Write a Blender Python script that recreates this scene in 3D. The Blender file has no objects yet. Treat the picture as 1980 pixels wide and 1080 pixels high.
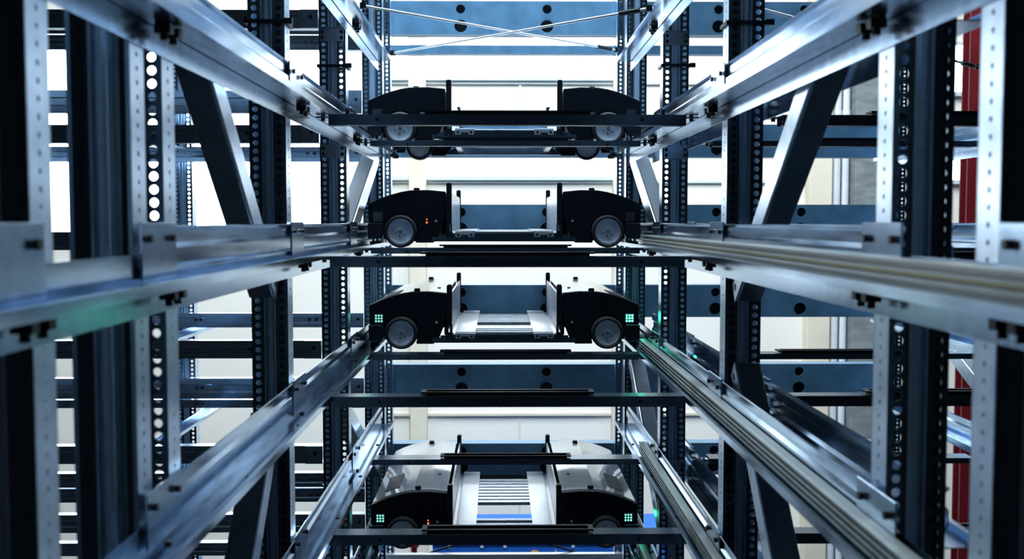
import bpy, math, random
from mathutils import Vector
random.seed(7)
SC = bpy.context.scene
COL = SC.collection
R = math.radians
PI = math.pi

# ------------------------------------------------------------ camera, light, exposure
CX, CZ = -0.02, 4.0                       # camera stands 2 cm left of the aisle's centre line, 4 m up
cam = bpy.data.cameras.new('camera')
cam.lens = 36.36; cam.sensor_width = 36.0; cam.clip_start = 0.02; cam.clip_end = 200
cam.dof.use_dof = True; cam.dof.focus_distance = 3.25; cam.dof.aperture_fstop = 5.6
camo = bpy.data.objects.new('camera', cam); COL.objects.link(camo)
camo.location = (CX, 0, CZ)
camo.rotation_euler = (R(90) - math.atan(112 / 2000), R(0.0), -math.atan(25 / 2000))
SC.camera = camo
SC.view_settings.view_transform = 'Standard'
SC.view_settings.look = 'None'
SC.view_settings.exposure = 0.0
SC.view_settings.gamma = 1.0
SC.view_settings.use_curve_mapping = False
SC.render.film_transparent = False

w = bpy.data.worlds.new('world'); SC.world = w; w.use_nodes = True
w.node_tree.nodes['Background'].inputs[0].default_value = (0.30, 0.55, 0.85, 1)
w.node_tree.nodes['Background'].inputs[1].default_value = 0.03

def area(name, loc, rot, sx, sy, energy, color):
    l = bpy.data.lights.new(name, 'AREA'); l.shape = 'RECTANGLE'; l.size = sx; l.size_y = sy
    l.energy = energy; l.color = color
    o = bpy.data.objects.new(name, l); COL.objects.link(o); o.location = loc; o.rotation_euler = rot
    return o
# unseen area lamps added overhead to brighten the back wall and the aisle
area('overhead_fill_lamp', (0.2, 6.1, 7.4), (0, 0, 0), 9.0, 2.6, 610, (0.86, 0.94, 1.0))
area('overhead_fill_lamp', (0.0, 3.5, 7.4), (0, 0, 0), 0.5, 1.4, 460, (0.66, 0.84, 1.0))

# ------------------------------------------------------------ materials
def mat(name, color, rough=0.5, metal=0.0, var=0.0, scale=30.0, bump=0.0, stretch=None, emit=None, estr=0.0, trans=0.0, coat=0.0, spec=None):
    m = bpy.data.materials.new(name); m.use_nodes = True
    nt = m.node_tree; b = nt.nodes['Principled BSDF']
    b.inputs['Base Color'].default_value = (*color, 1)
    b.inputs['Roughness'].default_value = rough
    b.inputs['Metallic'].default_value = metal
    if spec is not None: b.inputs['Specular IOR Level'].default_value = spec
    if trans: b.inputs['Transmission Weight'].default_value = trans
    if coat: b.inputs['Coat Weight'].default_value = coat
    if emit:
        b.inputs['Emission Color'].default_value = (*emit, 1); b.inputs['Emission Strength'].default_value = estr
    if var or bump:
        tc = nt.nodes.new('ShaderNodeTexCoord'); mp = nt.nodes.new('ShaderNodeMapping')
        nt.links.new(tc.outputs['Object'], mp.inputs[0])
        if stretch: mp.inputs['Scale'].default_value = stretch
        n = nt.nodes.new('ShaderNodeTexNoise'); n.inputs['Scale'].default_value = scale; n.inputs['Detail'].default_value = 4
        nt.links.new(mp.outputs[0], n.inputs['Vector'])
        if var:
            r = nt.nodes.new('ShaderNodeValToRGB')
            r.color_ramp.elements[0].position = 0.3; r.color_ramp.elements[1].position = 0.7
            r.color_ramp.elements[0].color = (*[c * (1 - var) for c in color], 1)
            r.color_ramp.elements[1].color = (*[min(1, c * (1 + var)) for c in color], 1)
            nt.links.new(n.outputs[0], r.inputs[0]); nt.links.new(r.outputs[0], b.inputs['Base Color'])
            mr = nt.nodes.new('ShaderNodeMapRange')
            mr.inputs['To Min'].default_value = max(0.03, rough * (1 - var)); mr.inputs['To Max'].default_value = min(1, rough * (1 + var))
            nt.links.new(n.outputs[0], mr.inputs[0]); nt.links.new(mr.outputs[0], b.inputs['Roughness'])
        if bump:
            bp = nt.nodes.new('ShaderNodeBump'); bp.inputs['Strength'].default_value = bump; bp.inputs['Distance'].default_value = 0.002
            nt.links.new(n.outputs[0], bp.inputs['Height']); nt.links.new(bp.outputs[0], b.inputs['Normal'])
    return m
M = {}
M['steel'] = mat('galvanised_steel', (0.38, 0.52, 0.68), 0.20, 1.0, 0.12, 45, 0.05)
M['column'] = mat('column_steel_shade_tone', (0.095, 0.15, 0.20), 0.22, 1.0, 0.12, 60, 0.05)  # upright fronts: steel darkened, their shade is put into the colour
M['flange'] = mat('flange_steel_lit_tone', (0.62, 0.75, 0.90), 0.30, 1.0, 0.12, 40)  # same steel made brighter: light on the side faces is in the colour
M['brace'] = mat('brace_steel', (0.36, 0.46, 0.56), 0.24, 1.0, 0.12, 30)
M['web'] = mat('web_steel_lit_tone', (0.36, 0.52, 0.68), 0.35, 0.75, 0.1, 50)  # paler copy of the upright steel, the groove's bright reflection put into colour
M['rail'] = mat('rolled_rail_steel', (0.44, 0.60, 0.79), 0.16, 1.0, 0.25, 9, 0.04, (6, 1, 6))
M['beam'] = mat('blue_zinc_beam_steel', (0.10, 0.22, 0.34), 0.40, 0.6, 0.15, 14, 0.03)
M['dark'] = mat('shade_darkened_steel', (0.05, 0.075, 0.10), 0.45, 0.8, 0.2, 20)  # brace steel darkened in colour for the shaded underside
M['cross'] = mat('crossbar_steel', (0.12, 0.17, 0.23), 0.24, 1.0, 0.15, 60, 0.03)
M['black'] = mat('black_plastic', (0.005, 0.007, 0.011), 0.45, 0.0, 0.2, 40, spec=0.25)
M['housing'] = mat('black_shuttle_housing', (0.003, 0.006, 0.012), 0.55, 0.0, 0.2, 60, spec=0.15)
M['rubber'] = mat('tyre_rubber', (0.008, 0.009, 0.012), 0.7, 0.0, 0.2, 80)
M['hub'] = mat('turned_aluminium', (0.55, 0.60, 0.65), 0.35, 0.6, 0.12, 30, 0.02)
M['cover'] = mat('glossy_white_cover', (0.88, 0.92, 0.96), 0.10, 0.10, 0.03, 5, 0, None)
M['white'] = mat('white_coated_sheet', (0.86, 0.90, 0.95), 0.25, 0.25, 0.05, 8)
M['alu'] = mat('aluminium_slat', (0.45, 0.50, 0.56), 0.28, 0.9, 0.15, 30, 0.02, (1, 20, 20))
M['bolt'] = mat('black_bolt', (0.012, 0.016, 0.022), 0.4, 0.6, 0.2, 90)
M['rod'] = mat('pale_tie_rod', (0.62, 0.66, 0.66), 0.35, 0.7, 0.1, 50)
M['wall'] = mat('cream_wall', (0.87, 0.83, 0.75), 0.85, 0.0, 0.03, 2.0, 0.02)
M['siding'] = mat('white_siding', (0.84, 0.90, 0.93), 0.7, 0.0, 0.02, 3.0)
M['pillar'] = mat('cream_pillar', (0.76, 0.69, 0.55), 0.85, 0.0, 0.06, 4.0, 0.05)
M['trim'] = mat('pale_trim', (0.62, 0.70, 0.72), 0.6, 0.0, 0.03, 5)
M['concrete'] = mat('grey_concrete', (0.20, 0.225, 0.23), 0.9, 0.0, 0.25, 7, 0.2, (1, 1, 3))
M['floor'] = mat('floor_concrete', (0.05, 0.055, 0.06), 0.6, 0.0, 0.15, 2)
M['ceiling'] = mat('dark_ceiling', (0.10, 0.12, 0.14), 0.8, 0.0, 0.1, 2)
M['backwall'] = mat('dark_wall', (0.010, 0.012, 0.016), 0.9, 0.0, 0.1, 2)
M['red'] = mat('dark_red_paint', (0.10, 0.004, 0.008), 0.4, 0.0, 0.1, 6)
M['bluebox'] = mat('blue_paint', (0.01, 0.13, 0.55), 0.5, 0.0, 0.1, 6)
M['orange'] = mat('orange_lettering', (0.80, 0.38, 0.06), 0.6, 0.0, 0.05, 20)
M['copper'] = mat('yellow_busbar', (0.42, 0.36, 0.07), 0.4, 0.3, 0.15, 20)
M['olive'] = mat('grey_busbar_profile', (0.30, 0.32, 0.30), 0.35, 0.5, 0.1, 20)
M['window'] = mat('daylit_window', (0.8, 0.9, 1.0), 0.3, 0.0, emit=(0.90, 0.96, 1.0), estr=7.0)
M['green'] = mat('green_led', (0.0, 0.5, 0.3), 0.4, emit=(0.05, 1.0, 0.55), estr=14)
M['mint'] = mat('dim_green_led', (0.1, 0.5, 0.4), 0.4, emit=(0.25, 1.0, 0.75), estr=1.6)
M['off'] = mat('unlit_led', (0.02, 0.03, 0.04), 0.3)
M['redled'] = mat('red_led', (0.6, 0.05, 0.02), 0.4, emit=(1.0, 0.10, 0.03), estr=3)
M['label'] = mat('grey_printed_label', (0.16, 0.18, 0.20), 0.5, 0, 0.3, 200)

# ------------------------------------------------------------ mesh helpers
class MB:
    def __init__(s): s.v = []; s.f = []; s.m = []; s.mats = []
    def slot(s, m):
        if m not in s.mats: s.mats.append(m)
        return s.mats.index(m)
    def add(s, vs, fs, m=None):
        n = len(s.v); s.v += vs; k = s.slot(m) if m else 0
        for f in fs: s.f.append([n + i for i in f]); s.m.append(k)
    def box(s, x0, x1, y0, y1, z0, z1, m=None, bev=0.0):
        if x0 > x1: x0, x1 = x1, x0
        s.add([(x0,y0,z0),(x1,y0,z0),(x1,y1,z0),(x0,y1,z0),(x0,y0,z1),(x1,y0,z1),(x1,y1,z1),(x0,y1,z1)],
              [(0,3,2,1),(4,5,6,7),(0,1,5,4),(1,2,6,5),(2,3,7,6),(3,0,4,7)], m)
    def prism(s, poly, a0, a1, axis='y', m=None):
        """poly in the plane across the axis (for y: (x,z); for x: (y,z)), extruded a0..a1"""
        n = len(poly)
        if axis == 'y': P = lambda p, a: (p[0], a, p[1])
        elif axis == 'x': P = lambda p, a: (a, p[0], p[1])
        else: P = lambda p, a: (p[0], p[1], a)
        vs = [P(p, a0) for p in poly] + [P(p, a1) for p in poly]
        fs = [(i, (i+1) % n, n + (i+1) % n, n + i) for i in range(n)]
        fs += [tuple(range(n))[::-1], tuple(range(n, 2*n))]
        s.add(vs, fs, m)
    def sheet(s, line, t, a0, a1, axis='y', m=None):
        """bent sheet: open polyline given a thickness t, extruded along the axis"""
        n = len(line); offs = []
        for i in range(n):
            d = []
            if i > 0: d.append((Vector(line[i]) - Vector(line[i-1])).normalized())
            if i < n-1: d.append((Vector(line[i+1]) - Vector(line[i])).normalized())
            nn = [Vector((-q.y, q.x)) for q in d]
            if len(nn) == 2:
                b = (nn[0] + nn[1]); b = b.normalized() / max(0.3, b.normalized().dot(nn[0]))
            else: b = nn[0]
            offs.append(b * t)
        for i in range(n-1):
            a, b = Vector(line[i]), Vector(line[i+1])
            s.prism([tuple(a), tuple(b), tuple(b + offs[i+1]), tuple(a + offs[i])], a0, a1, axis, m)
    def cyl(s, c, r, h, axis='y', n=20, m=None, r2=None):
        r2 = r if r2 is None else r2
        def P(a, rr, k):
            u, v = rr * math.cos(a), rr * math.sin(a)
            if axis == 'y': return (c[0]+u, c[1]+k, c[2]+v)
            if axis == 'x': return (c[0]+k, c[1]+u, c[2]+v)
            return (c[0]+u, c[1]+v, c[2]+k)
        vs = [P(2*PI*i/n, r, 0) for i in range(n)] + [P(2*PI*i/n, r2, h) for i in range(n)]
        fs = [(i, (i+1) % n, n+(i+1) % n, n+i) for i in range(n)] + [tuple(range(n))[::-1], tuple(range(n, 2*n))]
        s.add(vs, fs, m)
    def lathe(s, c, prof, n=40, m=None):
        """profile of (radius, y) turned about a y axis through c"""
        vs = []; k = len(prof)
        for i in range(n):
            a = 2*PI*i/n
            for r, y in prof: vs.append((c[0]+r*math.cos(a), c[1]+y, c[2]+r*math.sin(a)))
        fs = []
        for i in range(n):
            j = (i+1) % n
            for q in range(k-1): fs.append((i*k+q, i*k+q+1, j*k+q+1, j*k+q))
        s.add(vs, fs, m)
    def tube(s, pts, r, n=8, m=None):
        rings = []; base = len(s.v); vs = []
        for i, p in enumerate(pts):
            p = Vector(p); a = Vector(pts[max(0, i-1)]); b = Vector(pts[min(len(pts)-1, i+1)])
            d = (b-a).normalized(); u = d.orthogonal().normalized(); w_ = d.cross(u)
            for k in range(n):
                t = 2*PI*k/n; q = p + u*r*math.cos(t) + w_*r*math.sin(t); vs.append(tuple(q))
        fs = []
        for i in range(len(pts)-1):
            for k in range(n):
                fs.append((i*n+k, i*n+(k+1) % n, (i+1)*n+(k+1) % n, (i+1)*n+k))
        fs += [tuple(range(n))[::-1], tuple(range((len(pts)-1)*n, len(pts)*n))]
        s.add(vs, fs, m)
    def perf(s, o, U, V, N, u0, u1, uh, v0, pitch, count, r, t, q=4, m=None):
        """perforated strip: cells stacked along V, a round hole in each; q points per side"""
        o, U, V, N = map(Vector, (o, U, V, N)); n = 4*q
        for c in range(count):
            va, vb = v0 + c*pitch, v0 + (c+1)*pitch; vc = (va+vb)/2
            outer = []
            for i in range(q): outer.append((u1 + (u0-u1)*i/q, vb))
            for i in range(q): outer.append((u0, vb + (va-vb)*i/q))
            for i in range(q): outer.append((u0 + (u1-u0)*i/q, va))
            for i in range(q): outer.append((u1, va + (vb-va)*i/q))
            ring = [(uh + r*math.cos(PI/4 + 2*PI*i/n), vc + r*math.sin(PI/4 + 2*PI*i/n)) for i in range(n)]
            vs = []
            for d in (0, t):
                for (a, b) in outer: vs.append(tuple(o + U*a + V*b + N*d))
                for (a, b) in ring: vs.append(tuple(o + U*a + V*b + N*d))
            fs = []
            for i in range(n):
                j = (i+1) % n
                fs.append((i, j, n+j, n+i))
                fs.append((2*n+i, 3*n+i, 3*n+j, 2*n+j))
                fs.append((n+i, n+j, 3*n+j, 3*n+i))
            s.add(vs, fs, m)
    def build(s, name, m=None, parent=None, smooth=False, bevel=0.0):
        me = bpy.data.meshes.new(name); me.from_pydata(s.v, [], s.f)
        if s.mats:
            for k in s.mats: me.materials.append(M[k])
            for p, k in zip(me.polygons, s.m): p.material_index = k
        elif m: me.materials.append(M[m])
        if smooth:
            for p in me.polygons: p.use_smooth = True
        me.update()
        o = bpy.data.objects.new(name, me); COL.objects.link(o)
        if smooth:
            es = o.modifiers.new('split', 'EDGE_SPLIT'); es.split_angle = R(35)
        if bevel:
            b = o.modifiers.new('bevel', 'BEVEL'); b.width = bevel; b.segments = 2; b.limit_method = 'ANGLE'
        if parent: o.parent = parent
        return o

def tag(o, label=None, cat=None, group=None, kind=None):
    if label: o['label'] = label
    if cat: o['category'] = cat
    if group: o['group'] = group
    if label and not kind: kind = 'thing'
    if kind: o['kind'] = kind
    return o
def empty(name, loc, label=None, cat=None, group=None):
    o = bpy.data.objects.new(name, None); COL.objects.link(o); o.location = loc; o.empty_display_size = 0.05
    return tag(o, label, cat, group)
def copy_tree(o, parent=None):
    c = o.copy(); COL.objects.link(c)
    if parent: c.parent = parent
    for ch in list(o.children): copy_tree(ch, c)
    return c
def struct(name, mb, m): return tag(mb.build(name, m), kind='structure')
def at(px, py, Y):
    """world X, Z of a point of the photo lying at distance Y (used to read off real sizes)"""
    return CX + (px - 965) * Y / 2000, CZ - (py - 428) * Y / 2000

LV = {'O': 0.571, 'A': 0.244, 'B': -0.083, 'C': -0.410, 'D': -0.737, 'E': -1.063}   # shuttle levels, relative to the eye
LVN = {'O': 'above all shuttles', 'A': 'at the topmost shuttle', 'B': 'at the second shuttle from top',
       'C': 'at the third shuttle from top', 'D': 'at the empty level', 'E': 'at the lowest shuttle'}
PIT = 1.047                                # distance from one aisle's centre to the next

# ------------------------------------------------------------ the hall
WY = 9.0
def wx(p): return at(p, 0, WY)[0]
def wz(p): return at(0, p, WY)[1]
b = MB(); b.box(-6, 8, WY, WY+0.2, 0, 8); struct('wall_back', b, 'wall')
b = MB(); b.box(-6.2, -6, -4, WY+0.2, 0, 8); struct('wall_left', b, 'backwall')
b = MB(); b.box(8, 8.2, -4, WY+0.2, 0, 8); struct('wall_right', b, 'backwall')
b = MB(); b.box(-6.2, 8.2, -4.2, -4, 0, 8); struct('wall_front', b, 'backwall')
b = MB(); b.box(-6.2, 8.2, -4.2, WY+0.2, -0.2, 0); struct('floor', b, 'floor')
b = MB(); b.box(-6.2, 8.2, -4.2, WY+0.2, 8, 8.2); struct('ceiling', b, 'ceiling')
# ribbon windows
def window(n, z0, z1, x0, x1):
    o = MB(); o.box(x0, x1, WY-0.02, WY-0.004, z0, z1)
    w_ = struct('window_%d' % n, o, 'window')
    f = MB()
    f.box(x0-0.02, x1+0.02, WY-0.06, WY, z1, z1+0.03); f.box(x0-0.02, x1+0.02, WY-0.06, WY, z0-0.035, z0)
    k = int((x1-x0)/1.75)
    for i in range(1, k): f.box(x0+i*(x1-x0)/k-0.012, x0+i*(x1-x0)/k+0.012, WY-0.04, WY-0.02, z0, z1)
    f.build('window_frame', 'trim', w_)
window(1, wz(152), wz(72), wx(735), wx(1196))
window(2, wz(341), wz(304), wx(735), wx(1196))
window(3, wz(452), wz(60), -5.8, wx(640))
window(4, wz(180), wz(92), wx(1840), wx(1900))
window(5, wz(348), wz(300), wx(1840), wx(1900))
def trim(n, x0, x1, z0, z1, m='trim', d=0.03):
    o = MB(); o.box(x0, x1, WY-d, WY, z0, z1); return struct('trim_%d' % n, o, m)
trim(1, wx(735), wx(1700), wz(166), wz(160)); trim(2, wx(735), wx(1700), wz(354), wz(349))
trim(3, wx(1003), wx(1008), wz(345), wz(166), 'trim', 0.02); trim(4, wx(735), wx(1700), wz(805), wz(800), 'pillar')
trim(5, wx(1003), wx(1006), wz(1040), wz(805), 'pillar', 0.01)
def pillar(x0, x1, m, label, name='wall_pillar', d=0.14, cat='pillar'):
    o = MB(); o.box(wx(x0), wx(x1), WY-d, WY-0.001, 0, 8)
    return tag(o.build(name, m, None, bevel=0.008), label, cat)
pillar(794, 826, 'pillar', 'cream pillar on the back wall, seen left of centre between the shuttles')
pillar(1183, 1203, 'pillar', 'cream pillar on the back wall beside the right inner column')
pillar(1556, 1600, 'pillar', 'cream pillar on the back wall, right, next to the white pipes')
pillar(1637, 1712, 'concrete', 'grey concrete pillar on the back wall at the right', 'concrete_pillar', 0.22)
for (x, lab) in ((1611, 'white vertical drain pipe, left of the two beside the concrete pillar'), (1628, 'white vertical drain pipe, right of the two touching the concrete pillar')):
    o = MB(); o.cyl((wx(x), WY-0.09, 0), 0.030, 8, 'z', 20)
    for z in (1.5, 3.2, 4.9): o.cyl((wx(x), WY-0.09, z), 0.035, 0.05, 'z', 20)
    for z in (1.52, 3.22, 4.92): o.box(wx(x)-0.01, wx(x)+0.01, WY-0.09, WY-0.003, z, z+0.02)
    tag(o.build('drain_pipe', 'white', None, True), lab, 'pipe', None)
# red column far right
t = empty('red_column', (at(1881, 0, 7.2)[0], 7.2, 0), 'dark red steel column behind the racks at the far right', 'column')
o = MB(); o.box(-0.06, 0.06, -0.06, -0.045, 0, 8); o.box(-0.06, 0.06, 0.045, 0.06, 0, 8); o.box(-0.008, 0.008, -0.05, 0.05, 0, 8)
o.build('column_profile', 'red', t)
o = MB(); o.box(-0.12, 0.12, -0.12, 0.12, 0, 0.02); o.build('base_plate', 'red', t)
# blue box with lettering, standing on the floor beyond the racks
BY = 7.4
x0, zt = at(834, 1052, BY); x1, _ = at(1300, 1052, BY)
t = empty('blue_container', ((x0+x1)/2, BY+0.3, 0), 'blue container with orange Garden lettering at the bottom of the aisle', 'container')
o = MB(); hw = (x1-x0)/2
o.box(-hw, hw, -0.3, 0.3, 0.06, zt); o.box(-hw-0.01, hw+0.01, -0.32, 0.32, zt-0.025, zt+0.012)
o.build('container_body', 'bluebox', t)
for s in (-1, 1):
    o = MB(); o.box(s*(hw-0.12)-0.06, s*(hw-0.12)+0.06, -0.28, 0.28, 0, 0.06); o.build('foot', 'black', t)
def text(s, size, loc, parent, m, name):
    c = bpy.data.curves.new(name, 'FONT'); c.body = s; c.size = size; c.extrude = 0.003; c.offset = 0.0015
    o = bpy.data.objects.new(name, c); COL.objects.link(o); c.materials.append(M[m])
    me = bpy.data.meshes.new_from_object(o.evaluated_get(bpy.context.evaluated_depsgraph_get()))
    if not me.materials: me.materials.append(M[m])
    bpy.data.objects.remove(o); o = bpy.data.objects.new(name, me); COL.objects.link(o)
    o.location = loc; o.rotation_euler = (R(90), 0, 0); o.parent = parent
    return o
gx, gz = at(1024, 1091, BY)
text('Garden', 0.098, (gx - (x0+x1)/2, -0.304, gz), t, 'orange', 'lettering')
gx2, gz2 = at(1190, 1080, BY)
text('G', 0.115, (gx2 - (x0+x1)/2, -0.304, gz2), t, 'orange', 'lettering')
for p in (867, 931, 976, 1110):
    xx, zz = at(p, 1064, BY); o = MB(); o.cyl((xx-(x0+x1)/2, -0.312, zz), 0.012, 0.012, 'y', 14); o.build('rivet', 'white', t)
o = MB(); xx, zz = at(798, 1062, 7.0); o.cyl((xx, 7.0, 0), 0.02, zz+0.05, 'z', 16); o.cyl((xx, 7.0, zz-0.01), 0.032, 0.05, 'z', 16); o.cyl((xx, 7.0, 0), 0.12, 0.03, 'z', 20)
tag(o.build('barrier_post', 'red', None, True), 'small red post beside the blue container at the bottom', 'post')

# ------------------------------------------------------------ rack columns
HT = 6.4; PZ0, PIT_H, NH = 2.35, 0.017, 192
def column_mesh(front=True):
    m = MB(); t = 0.0022
    for (a, bb) in ((-0.0375, -0.0115), (0.0115, 0.0375)):
        if not front:
            m.sheet([(a, 0), (a*.8+bb*.2, 0.0012), (a*.5+bb*.5, 0.0012), (a*.2+bb*.8, 0), (bb, 0)], t, 0, HT, 'z'); continue
        m.perf((0,0,0), (1,0,0), (0,0,1), (0,1,0), a, bb, (a+bb)/2, PZ0, PIT_H, NH, 0.0056, t, 4)
        m.box(a, bb, 0, t, 0, PZ0); m.box(a, bb, 0, t, PZ0+NH*PIT_H, HT)
    return m
def flange_mesh():
    m = MB(); t = 0.0022
    for s in (-1, 1):
        m.box(s*0.0115, s*0.0095, 0, 0.012, 0, HT)
        m.perf((s*0.0375,0,0), (0,1,0), (0,0,1), (-s,0,0), 0, 0.05, 0.025, PZ0+0.006, PIT_H, NH-1, 0.0034, t, 2)
        m.box(s*0.0375, s*0.0353, 0, 0.05, 0, PZ0+0.006); m.box(s*0.0375, s*0.0353, 0, 0.05, PZ0+0.006+(NH-1)*PIT_H, HT)
        m.box(s*0.0375, s*0.022, 0.048, 0.05, 0, HT)
    return m
cm = column_mesh(); cplain = column_mesh(False); fm = flange_mesh()
gm = MB(); gm.sheet([(-0.0105, 0.012), (-0.008, 0.006), (-0.003, 0.004), (0.003, 0.004), (0.008, 0.006), (0.0105, 0.012)], -0.001, 0, HT, 'z')
protos = {}
def bracket_mesh(wd=0.0745, hgt=0.038):
    m = MB(); m.box(-wd/2, wd/2, -0.005, -0.001, -hgt, 0); m.box(-wd/2, -wd/2+0.003, -0.005, 0.03, -hgt, 0); m.box(wd/2-0.003, wd/2, -0.005, 0.03, -hgt, 0)
    m.box(-wd/2, wd/2, -0.012, -0.001, -0.0, 0.003)
    return m
def column(x, y, label, brackets=(), cover=None):
    t = empty('rack_upright', (x, y, 0), label, 'rack upright', 'perforated rack uprights')
    pl = MB(); pl.box(-0.07, 0.07, -0.03, 0.08, 0, 0.008)
    plain = cover == 'plain'
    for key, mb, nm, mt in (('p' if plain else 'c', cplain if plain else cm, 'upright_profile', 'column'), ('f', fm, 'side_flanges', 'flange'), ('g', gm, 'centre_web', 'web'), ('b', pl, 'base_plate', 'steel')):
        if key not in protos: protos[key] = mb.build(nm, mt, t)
        else:
            c = protos[key].copy(); COL.objects.link(c); c.parent = t
    if plain: cover = None
    if cover:
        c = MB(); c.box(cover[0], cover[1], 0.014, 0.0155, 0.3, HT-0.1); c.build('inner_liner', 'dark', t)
    for z in brackets:
        bm = bracket_mesh().build('joint_bracket', 'steel', t); bm.location = (0, 0, z)
        for sx in (-0.027, 0.027):
            for dz in (-0.011, -0.027):
                k = MB(); k.cyl((sx, -0.010, dz), 0.0048, 0.006, 'y', 10); k.build('bolt', 'bolt', bm)
    return t
XL, XR = -0.4925, 0.4925
zA = [CZ+LV[k]-0.025 for k in ('O', 'A', 'C', 'D')]
zB = [CZ+LV[k]+0.032 for k in ('B', 'C', 'D')]
column(XL, 0.965, 'nearest left perforated column, blurred at the left picture edge', (), 'plain')
column(XL, 1.235, 'broad dark left column, second from the camera', (), 'plain')
column(XL, 1.352, 'left column with large bright round holes, close behind the second one')
column(XL, 2.13, 'left perforated column with black strap near its top, beside the big rail', (), (0.012, 0.034))
column(XL, 2.97, 'fourth left perforated column, carrying bolted joint brackets', zA)
column(XL, 3.90, 'rearmost left aisle column, beside the shuttle noses', ())
column(XR, 0.975, 'nearest right perforated column, blurred at the right picture edge', (), 'plain')
column(XR, 1.25, 'broad dark right column with two hole rows, second from the camera', (), (0.012, 0.034))
column(XR, 2.16, 'right perforated column with black strap near its top, beside the big rail', (), (-0.034, -0.012))
column(XR, 3.02, 'fourth right perforated column, carrying bolted joint brackets', zA + zB)
column(XR, 3.88, 'rearmost right aisle column, beside the shuttle noses')
column(-1.265, 4.10, 'slim distant column of the left neighbouring rack')
column(XL, 4.187, 'left upright directly behind the rearmost one, holding the blue beams')
column(XR, 4.187, 'right upright directly behind the rearmost one, holding the blue beams')
column(PIT+0.5425, 4.187, 'distant perforated column at the right end of the blue beams')

# black straps round columns
def strap(x, y, z, label):
    m = MB(); a, c, d = 0.043, 0.008, 0.005
    m.box(x-a, x+a, y-0.008, y-0.003, z, z+c); m.box(x-a, x+a, y+0.055, y+0.060, z, z+c)
    m.box(x-a, x-a+d, y-0.008, y+0.06, z, z+c); m.box(x+a-d, x+a, y-0.008, y+0.06, z, z+c)
    m.box(x+a*0.9, x+a+0.012, y-0.012, y-0.002, z-0.002, z+c+0.002)
    tag(m.build('cable_tie', 'black'), label, 'strap', 'straps round the columns')
strap(XL, 2.13, at(0, 52, 2.13)[1], 'black strap round the left column with the big rail')
strap(XR, 2.16, at(0, 52, 2.16)[1], 'black strap round the right column with the big rail')
strap(XL, 2.97, at(0, 134, 2.97)[1], 'black strap round the fourth left column')
strap(XR, 3.02, at(0, 132, 3.02)[1], 'black strap round the fourth right column')

# ------------------------------------------------------------ guide rails along the aisle
def bolt(parent, x, y, z, r=0.005, s=1):
    k = MB(); k.cyl((x, y, z), r, -s*0.006, 'x', 10); return k.build('bolt', 'bolt', parent)
def guide_rail(xo, s, lv, y0, y1, label, cols, low=None, depth=0.052, up=0.078, grp='guide rails along the aisle'):
    """xo: column face, s: direction towards the aisle (+1 / -1); the shelf lies at the level's height"""
    z = CZ + LV[lv]
    t = empty('guide_rail', (xo, (y0+y1)/2, z), label, 'rail', grp)
    o = (y0+y1)/2; a, c = y0-o, y1-o
    def sh(mb, line, tt, p, q): mb.sheet([(s*u, v) for u, v in line], tt*s, p, q)
    m = MB(); sh(m, [(0.003, 0.0), (depth, 0.0), (depth, 0.013), (depth-0.008, 0.013)], 0.0018, a, c)
    m.build('shelf_flange', 'rail', t)
    m = MB(); ylo = low if low is not None else y0
    prof = [(0.003, 0.0), (0.003, up*0.30), (0.008, up*0.38), (0.008, up*0.62), (0.003, up*0.70), (0.003, up-0.006), (0.010, up)]
    if ylo < y1: sh(m, prof, -0.002, ylo-o, c)
    if ylo > y0: sh(m, [(0.003, 0.0), (0.003, 0.044)], -0.002, a, ylo-o)
    m.build('web', 'rail', t)
    m = MB(); m.box(s*0.001, s*0.003, a, c, -0.033, 0.0); m.build('lower_tie', 'steel', t)
    for yc in cols:
        p = MB(); p.box(s*0.009, s*0.012, yc-o-0.03, yc-o+0.10, 0.012, up+0.004)
        pl = p.build('mounting_plate', 'steel', t, bevel=0.001)
        for dy in (-0.012, 0.075): bolt(pl, s*0.013, yc-o+dy, up-0.016, 0.0052, -s)
        k = MB(); k.box(s*0.012, s*0.020, yc-o+0.03, yc-o+0.042, -0.006, 0.006); k.build('end_stop', 'bolt', t)
    for yc in cols:
        for dy in (0.02, 0.055):
            k = MB(); k.box(s*0.014, s*0.034, yc-o+dy, yc-o+dy+0.014, -0.014, -0.002); k.cyl((s*0.024, yc-o+dy+0.007, -0.022), 0.005, 0.010, 'z', 8); k.build('clip_lug', 'bolt', t)
    for yb in [y0+0.2+i*0.42 for i in range(int((y1-y0)/0.42))]:
        k = MB(); k.cyl((s*(depth-0.018), yb-o, 0.001), 0.0055, 0.003, 'z', 10); k.build('bolt', 'bolt', t)
    return t
YA, YB = 0.60, 3.74
lc = [1.262, 2.15, 2.99]
for lv in 'OABCDE':
    ys = YA if lv in 'ABC' else 1.5
    if lv == 'E': ys = 2.1
    cl = [c for c in lc if c > ys]
    guide_rail(-0.455, 1, lv, ys, YB, 'left steel guide rail of the main aisle ' + LVN[lv], ([0.87] if ys < 1 else []) + cl, 1.27 if ys < 1 else None)
    guide_rail(0.455, -1, lv, ys, YB, 'right steel guide rail of the main aisle ' + LVN[lv], ([0.855] if ys < 1 else []) + [c-0.045 if c < 1.3 else c+0.02 for c in cl], 1.29 if ys < 1 else None)
for lv in 'ABCD':
    guide_rail(0.533, 1, lv, 1.27, YB, 'guide rail on the outer side of the right columns ' + LVN[lv], [2.16, 3.0], None, grp='guide rails of the right neighbouring aisle')
    guide_rail(PIT+0.505, -1, lv, 2.2, 4.2, 'far right guide rail of the neighbouring aisle ' + LVN[lv], [2.9], None, grp='guide rails of the right neighbouring aisle')
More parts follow.
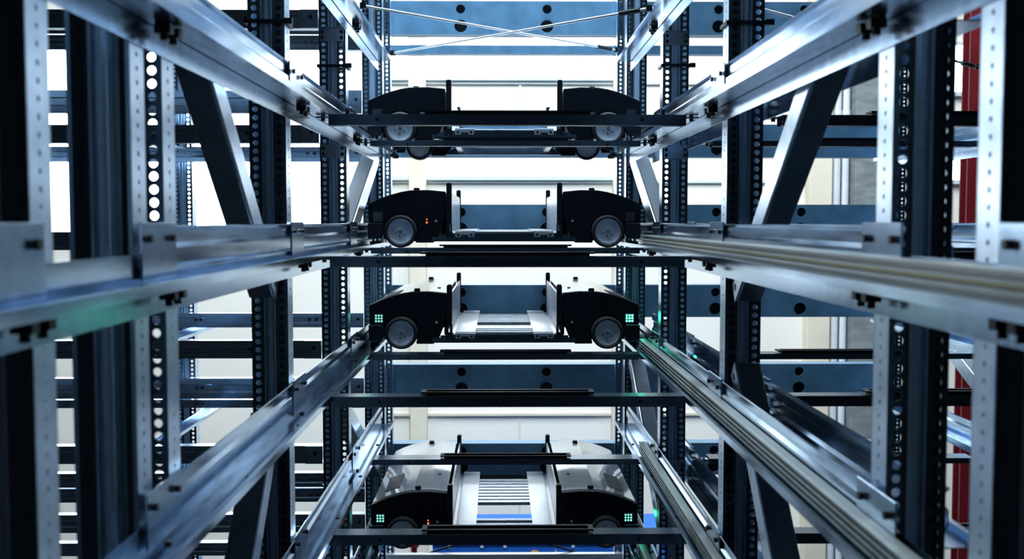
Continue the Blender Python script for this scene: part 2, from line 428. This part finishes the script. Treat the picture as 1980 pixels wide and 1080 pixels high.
for lv in 'ACD':
    m = MB(); z = CZ+LV[lv]; m.sheet([(-1.157, z+0.022), (-1.157, z), (-1.115, z), (-1.115, z+0.012)], 0.002, 3.1, 4.05)
    tag(m.build('angle_rail', 'rail'), 'short pale angle rail of the left neighbouring rack ' + LVN[lv], 'rail', 'angle rails on the left rack')

# busbars on the right rails
for lv in 'BCDE':
    z = CZ + LV[lv]; y0, y1 = (0.6, 3.24) if lv in 'ABC' else (1.6, 3.24)
    t = empty('busbar', (0.43, (y0+y1)/2, z+0.03), 'ribbed power busbar on the right guide rail ' + LVN[lv], 'busbar', 'busbars along the right rails')
    o = (y0+y1)/2
    m = MB()
    m.box(0.002, 0.012, y0-o, y1-o, -0.020, 0.012)
    for k in range(4): m.box(-0.008, 0.002, y0-o, y1-o, -0.020+k*0.0092, -0.0165+k*0.0092)
    m.build('profile', 'olive', t)
    m = MB(); m.box(-0.003, 0.0018, y0-o, y1-o, -0.005, -0.0012); m.build('conductor', 'copper', t)

# ------------------------------------------------------------ crossbars over the aisles
def crossbar(xc, y, lv, label, half=0.412, pw=0.203):
    z = CZ + LV[lv]
    t = empty('crossbar', (xc, y, z), label, 'crossbar', 'crossbars spanning the aisles')
    m = MB(); fr, dp = (-0.021, 0.045) if y < 3 else (-0.013, 0.060)
    m.sheet([(dp, fr), (dp, 0.0), (0.0, 0.0), (0.0, fr), (0.012, fr)], -0.002, -half, half, 'x')
    m.build('bar', 'cross', t)
    m = MB(); m.prism([(0.006, 0.002), (0.040, 0.002), (0.036, 0.012), (0.010, 0.012)], -pw+0.012, pw-0.012, 'x'); m.box(-pw, pw, 0.004, 0.044, 0.0075, 0.012)
    m.build('centre_plate', 'black', t)
    for s in (-1, 1):
        k = MB(); k.box(s*(half-0.05), s*(half+0.03), 0.006, 0.034, -0.006, -0.002)
        e = k.build('end_lug', 'steel', t)
        for d in (0.0, 0.02):
            q = MB(); q.cyl((s*(half+d-0.004), 0.02, -0.012), 0.005, 0.012, 'z', 10); q.build('bolt', 'bolt', e)
    for s in (-0.3, 0.31):
        q = MB(); q.cyl((s, -0.003, -0.010), 0.004, 0.004, 'y', 10); q.build('bolt', 'bolt', t)
    return t
for lv in 'ABCD':
    crossbar(0.0, 2.40, lv, 'nearer dark crossbar of the main aisle ' + LVN[lv])
    crossbar(0.0, 3.17, lv, 'farther crossbar of the main aisle ' + LVN[lv])
    crossbar(PIT, 2.40, lv, 'nearer crossbar of the right neighbouring aisle ' + LVN[lv])
    crossbar(PIT, 3.17, lv, 'farther crossbar of the right neighbouring aisle ' + LVN[lv])

# ------------------------------------------------------------ blue box beams with hole pairs
BYF = 4.2395
def hole_plate(mb, x0, x1, y, z0, z1, holes, t=0.003):
    """front plate with round holes; each hole fills a cell of its own"""
    zs = sorted(set([z0, z1]))
    cells = []
    xs = sorted(set(h[0] for h in holes)); cw = 0.032
    cur = x0
    for x in xs:
        mb.box(cur, x-cw, y, y+t, z0, z1)
        hs = sorted([h for h in holes if h[0] == x], key=lambda h: h[1])
        bounds = [z0] + [(hs[i][1]+hs[i][2]+hs[i+1][1]-hs[i+1][2])/2 for i in range(len(hs)-1)] + [z1]
        for i, h in enumerate(hs):
            za, zb = bounds[i], bounds[i+1]; n = 24; q = 6
            outer = [(x+cw-2*cw*k/q, zb) for k in range(q)] + [(x-cw, zb+(za-zb)*k/q) for k in range(q)] + [(x-cw+2*cw*k/q, za) for k in range(q)] + [(x+cw, za+(zb-za)*k/q) for k in range(q)]
            ring = [(x+h[2]*math.cos(PI/4+2*PI*k/n), h[1]+h[2]*math.sin(PI/4+2*PI*k/n)) for k in range(n)]
            vs = [(a, y, c) for a, c in outer] + [(a, y, c) for a, c in ring] + [(a, y+0.02, c) for a, c in ring]
            fs = [(k, (k+1) % n, n+(k+1) % n, n+k) for k in range(n)] + [(n+k, n+(k+1) % n, 2*n+(k+1) % n, 2*n+k) for k in range(n)]
            mb.add(vs, fs)
        cur = x+cw
    mb.box(cur, x1, y, y+t, z0, z1)
def blue_beam(ztop, label, x0=-0.53, x1=1.552, h=0.127, y=BYF, full=True):
    zt = CZ+ztop
    t = empty('box_beam', ((x0+x1)/2, y, zt-h), label, 'beam', 'blue box beams behind the shuttles'); c = (x0+x1)/2
    m = MB(); hol = []
    for ax in (0, PIT):
        for s in (-0.175, 0.175):
            if x0+0.05 < ax+s < x1-0.05:
                hol.append((ax+s-c, h-0.028, 0.0185)); hol.append((ax+s-c, h-0.096, 0.0255))
    hole_plate(m, x0-c, x1-c, 0, 0, h, hol)
    m.box(x0-c, x1-c, 0.0, 0.07, h, h+0.003); m.box(x0-c, x1-c, 0.0, 0.07, -0.003, 0)
    m.box(x0-c, x1-c, 0.067, 0.07, 0, h)
    m.build('beam_body', 'beam', t)
    for (hx, hz, r) in hol:
        k = MB(); k.cyl((hx, 0.021, hz), r*1.05, 0.003, 'y', 24); k.build('hole_shade_disc', 'black', t)  # black disc stands in for the shade inside the hollow beam
    for xe in (x0-c, x1-c-0.004):
        k = MB(); k.box(xe, xe+0.004, -0.002, 0.072, -0.003, h+0.003); k.build('end_plate', 'steel', t)
    return t
for zt, w_ in ((0.886, 'topmost blue box beam, above the cross rods'), (0.392, 'blue box beam behind the top shuttle'), (0.066, 'blue box beam behind the second shuttle'),
               (-0.263, 'blue box beam behind the third shuttle with green lights'), (-0.591, 'blue box beam across the empty level below the third shuttle'), (-0.920, 'lowest blue box beam, behind the lowest shuttle\'s roof')):
    blue_beam(zt, w_)
# plain beam across the top window
m = MB(); x0_, z0_ = at(600, 108, 4.24); m.sheet([(0.05, z0_), (0.0, z0_), (0.0, z0_+0.034), (0.05, z0_+0.034)], -0.003, -0.55, 1.552, 'x')
ob = m.build('channel_beam', 'beam'); ob.location = (0, 4.238, 0); tag(ob, 'narrow blue channel beam across the bright top window', 'beam')

# ------------------------------------------------------------ beams of the left neighbouring rack (run across, at two depths)
def left_beam(y, ztop, h, label, x0=-2.6, x1=-0.535, holes=True):
    t = empty('rack_beam', ((x0+x1)/2, y, CZ+ztop-h), label, 'beam', 'rack beams on the left'); c = (x0+x1)/2
    m = MB(); m.sheet([(0.035, 0.0), (0.0, 0.0), (0.0, h*0.30), (0.004, h*0.36), (0.004, h*0.64), (0.0, h*0.70), (0.0, h), (0.035, h)], -0.002, x0-c, x1-c, 'x')
    m.build('beam_profile', 'steel', t)
    for xe in (x1-c-0.05,):
        k = MB(); k.box(xe, x1-c, -0.006, -0.003, 0.0, h); cp = k.build('end_connector', 'steel', t)
        q = MB(); q.cyl((xe+0.03, -0.012, h*0.6), 0.006, 0.007, 'y', 12); q.build('bolt', 'bolt', cp)
    for xx in (-0.62, -0.595, -1.05, -1.03):
        q = MB(); q.cyl((xx-c-0.12, -0.0055, h*0.55), 0.005, 0.004, 'y', 10); q.build('bolt', 'bolt', t)
    return t
for lv, dz in (('O', 0.03), ('A', 0.032), ('B', 0.053), ('C', 0.066), ('D', 0.085)):
    left_beam(2.99, LV[lv]+dz, 0.052, 'nearer left rack beam ' + LVN[lv])
for zt, h, w_ in ((0.754, 0.056, 'uppermost of the farther left rack beams'), (0.694, 0.054, 'second from the top of the farther left rack beams, close under the first'),
                  (0.49, 0.085, 'deep dark left rack beam just above the top shuttle level, farther row'), (0.280, 0.055, 'farther left rack beam at the top shuttle level'),
                  (-0.347, 0.054, 'farther left rack beam at the third shuttle level'), (-0.595, 0.078, 'deep blue left rack beam below the third shuttle level'),
                  (-0.678, 0.030, 'thin left rack beam directly under the deep blue one'), (-0.96, 0.055, 'upper of the two lowest far left rack beams'), (-1.02, 0.052, 'lower of the two lowest far left rack beams'),
                  (-1.12, 0.07, 'left rack beam in the lower left corner, above the bottom one'), (-1.23, 0.05, 'bottommost far left rack beam')):
    left_beam(3.92, zt, h, w_)

# ------------------------------------------------------------ diagonal braces
def brace(x, p, q, label, w_=0.05, d=0.030, grp='diagonal braces between columns'):
    (y0, z0), (y1, z1) = p, q
    L = math.hypot(y1-y0, z1-z0); a = math.atan2(z1-z0, y1-y0)
    t = empty('diagonal_brace', (x, y0, CZ+z0), label, 'brace', grp); t.rotation_euler = (a, 0, 0)
    m = MB(); h = w_/2; d = 0.050
    m.box(-d/2, d/2, 0, L, -h, h)
    m.build('tube', 'dark', t, bevel=0.003)
    k = MB(); sg = 1 if x < 0 else -1
    k.box(sg*(d/2+0.0005), sg*(d/2+0.004), 0, L, -h, h); k.build('lit_edge_strip', 'flange', t)  # added bright strip: light on the aisle-side face, put in as colour
    for e in (0.02, L-0.02):
        k = MB(); k.cyl((-0.030, e, 0), 0.007, 0.060, 'x', 12); k.build('bolt', 'bolt', t)
    return t
brace(-0.50, (1.43, 0.439), (2.105, -0.138), 'left diagonal brace falling from the top rail to the middle level', 0.045)
brace(0.495, (1.38, 0.43), (2.135, -0.147), 'right diagonal brace falling from the top rail to the middle level', 0.045)
brace(-0.50, (1.43, -1.118), (2.105, -0.401), 'left diagonal brace rising to the upright beside the black strap, below the big lower rail', 0.045)
brace(0.495, (1.40, -1.06), (2.135, -0.306), 'right diagonal brace rising to the upright beside the black strap, below the big lower rail', 0.045)
brace(-0.495, (3.05, -0.09), (3.875, 0.25), 'left short brace between the fourth and rearmost left columns, behind the top shuttle', 0.06)
brace(0.495, (3.10, -0.09), (3.855, 0.25), 'right short brace between the fourth and rearmost right columns, behind the top shuttle', 0.06)
brace(-0.495, (3.05, -0.56), (3.875, -0.94), 'left lower brace between the fourth and rearmost left columns', 0.05)
brace(0.495, (3.10, -0.94), (3.855, -0.51), 'right lower brace between the fourth and rearmost right columns', 0.05)
brace(PIT+0.54, (2.9, -0.75), (4.06, -0.25), 'pale diagonal brace at the far right beside the red column', 0.05)

# ------------------------------------------------------------ cross rods
def rod(a, c, label, r=0.0035, m='rod'):
    t = empty('tie_rod', ((a[0]+c[0])/2, (a[1]+c[1])/2, CZ+(a[2]+c[2])/2), label, 'tie rod', 'crossing tie rods')
    o = Vector(t.location); A = Vector((a[0], a[1], CZ+a[2]))-o; C_ = Vector((c[0], c[1], CZ+c[2]))-o
    k = MB(); k.tube([tuple(A), tuple(C_)], r, 10); k.build('rod', m, t, True)
    d = (C_-A).normalized()
    k = MB(); k.tube([tuple(C_-d*0.10), tuple(C_-d*0.03)], r*2.2, 8); k.build('turnbuckle', 'bolt', t)
    for e in (A, C_):
        k = MB(); k.cyl((e.x, e.y, e.z-0.008), 0.009, 0.016, 'z', 12); k.build('rod_end', 'bolt', t)
rod((-0.385, 2.82, 0.578), (0.385, 3.60, 0.590), 'pale tie rod from near left to far right, under the topmost blue beam')
rod((-0.385, 3.60, 0.578), (0.385, 2.82, 0.573), 'pale tie rod from far left to near right, under the topmost blue beam')
rod((-0.52, 2.95, 0.66), (-1.9, 3.7, 0.86), 'pale tie rod of the left rack, near the top edge')
rod((0.56, 2.5, 0.52), (1.5, 3.3, 0.49), 'pale tie rod of the right neighbouring aisle, near the top edge')
rod((-0.45, 4.160, -1.124), (0.45, 4.160, -1.398), 'black crossing rod in front of the blue container, falling right', 0.004, 'black')
rod((0.45, 4.172, -1.124), (-0.45, 4.172, -1.398), 'black crossing rod in front of the blue container, falling left', 0.004, 'black')
m = MB(); m.sheet([(0.028, 0), (0, 0), (0, -0.02)], 0.002, -0.52, 0.52, 'x')
ob = m.build('white_sill_bar', 'white'); ob.location = (0, 4.125, CZ-(1081-428)*4.125/2000); tag(ob, 'white crosswise bar at the very bottom edge below the Garden lettering', 'bar')

# ------------------------------------------------------------ shuttles
LEN = 0.80
top_prof = [(-.436,.133), (-.434,.141), (-.399,.157), (-.368,.168), (-.331,.178), (-.300,.183), (-.244,.184), (-.189,.179)]
def plate_poly():
    p = list(top_prof) + [(-.189,.108), (-.198,.068), (-.210,.037), (-.229,.015), (-.284,.015)]
    c = (-.332,.0525); r = .0555
    for i in range(13):
        a = R(-32 + i*(212+4)/12); p.append((c[0]+r*math.cos(a), c[1]+r*math.sin(a)))
    p += [(-.436,.031)]
    return p
def wheel(parent, x, y, s):
    """s=-1: outer side faces the camera"""
    t = MB(); t.lathe((x, y, .052), [(.041, -0.013), (.046, -0.0155), (.051, -0.013), (.0525, -0.006), (.0525, 0.006), (.051, 0.013), (.046, 0.0155), (.041, 0.013), (.041, -0.013)], 48)
    ty = t.build('wheel', 'rubber', parent, True)
    h = MB(); ys = s
    h.lathe((x, y, .052), [(.0005, ys*0.0125), (.0075, ys*0.0125), (.0085, ys*0.010), (.012, ys*0.0095), (.034, ys*0.0105), (.0375, ys*0.0125), (.0405, ys*0.0130), (.0412, ys*0.011), (.0412, -ys*0.009), (.0005, -ys*0.009)], 48)
    hb = h.build('hub', 'hub', ty, True)
    for a in (200, 320, 260):
        k = MB(); k.cyl((x+0.0165*math.cos(R(a)), y+ys*0.0108, .052+0.0165*math.sin(R(a))), 0.0022, ys*0.001, 'y', 10); k.build('bolt', 'bolt', hb)
    k = MB(); k.lathe((x, y, .052), [(.0030, ys*.0135), (.0052, ys*.0135), (.0052, ys*.0125)], 16); k.build('hub_cap', 'bolt', hb)
def mirror(pts, s): return [(-s*x if s == 1 else x, z) for x, z in pts]
def shuttle(z, label, leds=('off', 'off'), red=False, green_lamp=0.0):
    t = empty('shuttle', (-0.003, 3.33, z), label, 'shuttle', 'storage shuttles in the aisle')
    for s in (-1, 1):          # -1 left lobe, +1 right lobe
        F = lambda pts: [((x if s == -1 else -x), zz) for x, zz in pts]
        X = lambda x: x if s == -1 else -x
        hs = MB()
        hs.prism(F(plate_poly()), 0.0, 0.035); hs.prism(F([(x, min(zz, zz-0.005) if zz > .12 else zz) for x, zz in plate_poly()]), LEN-0.035, LEN)
        hs.box(X(-.392), X(-.232), 0.035, 0.06, 0.026, 0.068)
        hs.box(X(-.425), X(-.195), 0.035, LEN-0.035, 0.065, 0.120)
        hs.prism(F([(-.196, .04), (-.196, .17), (-.189, .17), (-.189, .04)]), 0.035, LEN-0.035)
        hb = hs.build('end_housing', 'housing', t, bevel=0.002)
        # roof cover
        rf = MB(); rf.sheet(F([(x, zz-0.002) for x, zz in top_prof]), 0.003*(1 if s == 1 else -1), 0.030, LEN+0.002)
        ro = rf.build('roof_cover', 'cover', t, True)
        k = MB(); zz = .160
        k.prism(F([(-.402, .1555), (-.352, .1715), (-.352, .1725), (-.402, .1565)]), 0.11, 0.30); k.build('printed_label', 'label', ro)
        for yy in (0.05, LEN-0.05):
            k = MB(); k.cyl((X(-.285), yy, .182), .011, .010, 'z', 16, r2=.009); k.build('rubber_buffer', 'black', t, True)
        k = MB(); k.cyl((X(-.225), 0.25, .180), .006, .003, 'z', 12); k.build('screw', 'bolt', ro)
        # bumper / nose block and LED grid
        for yy, sg in ((0.0, -1), (LEN, 1)):
            k = MB(); y0, y1 = (yy-0.022, yy) if sg == -1 else (yy, yy+0.022)
            k.prism(F([(-.436,.028), (-.436,.078), (-.392,.078), (-.385,.055), (-.392,.028)]), y0, y1); k.build('bumper_block', 'black', t, bevel=0.002)
            k = MB(); k.box(X(-.420), X(-.390), y0+0.017 if sg == -1 else y0, y1 if sg == -1 else y0+0.005, .083, .114); lp = k.build('lamp_panel', 'off', t)
            mm = leds[0 if s == -1 else 1]
            if sg == -1:
                for i in range(3):
                    for j in range(3):
                        k = MB(); k.box(X(-.4160+i*.009), X(-.4110+i*.009), -0.0068, -0.005, .0870+j*.009, .0920+j*.009); k.build('led', mm, lp)
        # guide rollers reaching over the rail
        for yy in (0.03, 0.14, LEN-0.14, LEN-0.03):
            k = MB(); k.cyl((X(-.424), yy, .003), .012, .016, 'z', 18); k.build('guide_roller', 'rubber', t, True)
            k = MB(); k.cyl((X(-.424), yy, .018), .005, .05, 'z', 10); k.build('roller_pin', 'steel', t)
        # wheels
        wheel(t, X(-.332), -0.004, -1); wheel(t, X(-.332), LEN+0.004, 1)
        k = MB(); k.cyl((X(-.332), 0.01, .052), .010, LEN-0.02, 'y', 12); k.build('axle', 'steel', t)
        # inner wall and fins
        k = MB(); k.prism(F([(-.178, .03), (-.178, .176), (-.172, .176), (-.172, .05), (-.158, .046), (-.158, .03)]), 0.022, LEN-0.022); k.build('inner_wall', 'white', t)
        for y0 in (-0.004, LEN-0.018):
            k = MB(); k.prism(F([(-.186, .074), (-.186, .202), (-.183, .207), (-.172, .207), (-.169, .203), (-.169, .085), (-.172, .074)]), y0, y0+0.022)
            k.build('guide_fin', 'black', t, bevel=0.001)
            k = MB(); k.box(X(-.187), X(-.181), y0, y0+0.02, .030, .074); k.box(X(-.172), X(-.168), y0, y0+0.02, .028, .080); k.box(X(-.187), X(-.168), y0+0.004, y0+0.014, .038, .052); k.build('fin_bracket', 'bolt', t)
        # floor plates of the load bay
        k = MB(); k.prism(F([(-.158, .050), (-.158, .0545), (-.094, .0545), (-.094, .051)]), 0.0, LEN); k.build('bay_floor_plate', 'white', t)
        for y0 in (-0.006, LEN):
            k = MB(); k.box(X(-.158), X(-.096), y0, y0+0.006, .040, .050)
            for xx in (-.148, -.106): k.box(X(xx-.009), X(xx+.009), y0, y0+0.006, .033, .040)
            fb = k.build('clamp_bracket', 'hub', t)
            for xx in (-.148, -.106):
                q = MB(); q.cyl((X(xx), y0-0.002, .0405), .0042, .010, 'y', 12); q.build('bolt', 'bolt', fb)
        for (xx, zz) in ((-.212, .112), (-.219, .085), (-.199, .095)):
            k = MB(); k.cyl((X(xx), -0.002, zz), .0042, .004, 'y', 14); k.build('screw', 'hub' if zz < .09 else 'bolt', hb)
    # load bay slats
    for i in range(8):
        y0 = 0.355 + i*0.044
        k = MB(); k.box(-.095, .095, y0, y0+0.030, .040, .052); k.build('slat', 'alu', t, bevel=0.002)
    for y0 in (0.02, 0.075, 0.13):
        k = MB(); k.box(-.095, .095, y0, y0+0.022, .040, .052); k.build('slat', 'alu', t, bevel=0.002)
    for y0 in (0.0, LEN-0.02):
        k = MB(); k.box(-.190, .190, y0-0.001, y0+0.021, .041, .046); k.box(-.207, .207, y0, y0+0.02, .034, .041); k.box(-.232, .232, y0-0.002, y0+0.022, .019, .034); k.box(-.232, .232, y0-0.004, y0-0.002, .025, .027)
        k.build('cross_member', 'cross', t)
    if red:
        k = MB(); k.cyl((-.249, -0.002, .090), .0022, .003, 'y', 10); k.build('indicator', 'redled', t)
        k = MB(); k.cyl((-.249, -0.002, .080), .0032, .003, 'y', 10); k.build('indicator', 'redled', t)
    for s, e in zip((-1, 1), green_lamp if green_lamp else (0, 0)):
        if e:
            l = bpy.data.lights.new('led_light', 'POINT'); l.energy = e; l.color = (0.05, 1.0, 0.6); l.shadow_soft_size = 0.01
            lo = bpy.data.objects.new('led_light', l); COL.objects.link(lo); lo.parent = t; lo.location = (s*.443, 0.02, .105)
    return t
shuttle(CZ+LV['A'], 'topmost black wheeled shuttle, partly hidden behind the dark crossbar', ('off', 'off'), False)
shuttle(CZ+LV['B'], 'second black shuttle from the top, unlit grid lamps, small red indicator', ('off', 'off'), True)
shuttle(CZ+LV['C'], 'third black shuttle from the top with white roof and bright green lamps', ('mint', 'green'), False, (0.05, 0.16))
shuttle(CZ+LV['E'], 'lowest black shuttle, seen from above with large white roof covers', ('mint', 'mint'), True, (0.04, 0.05))
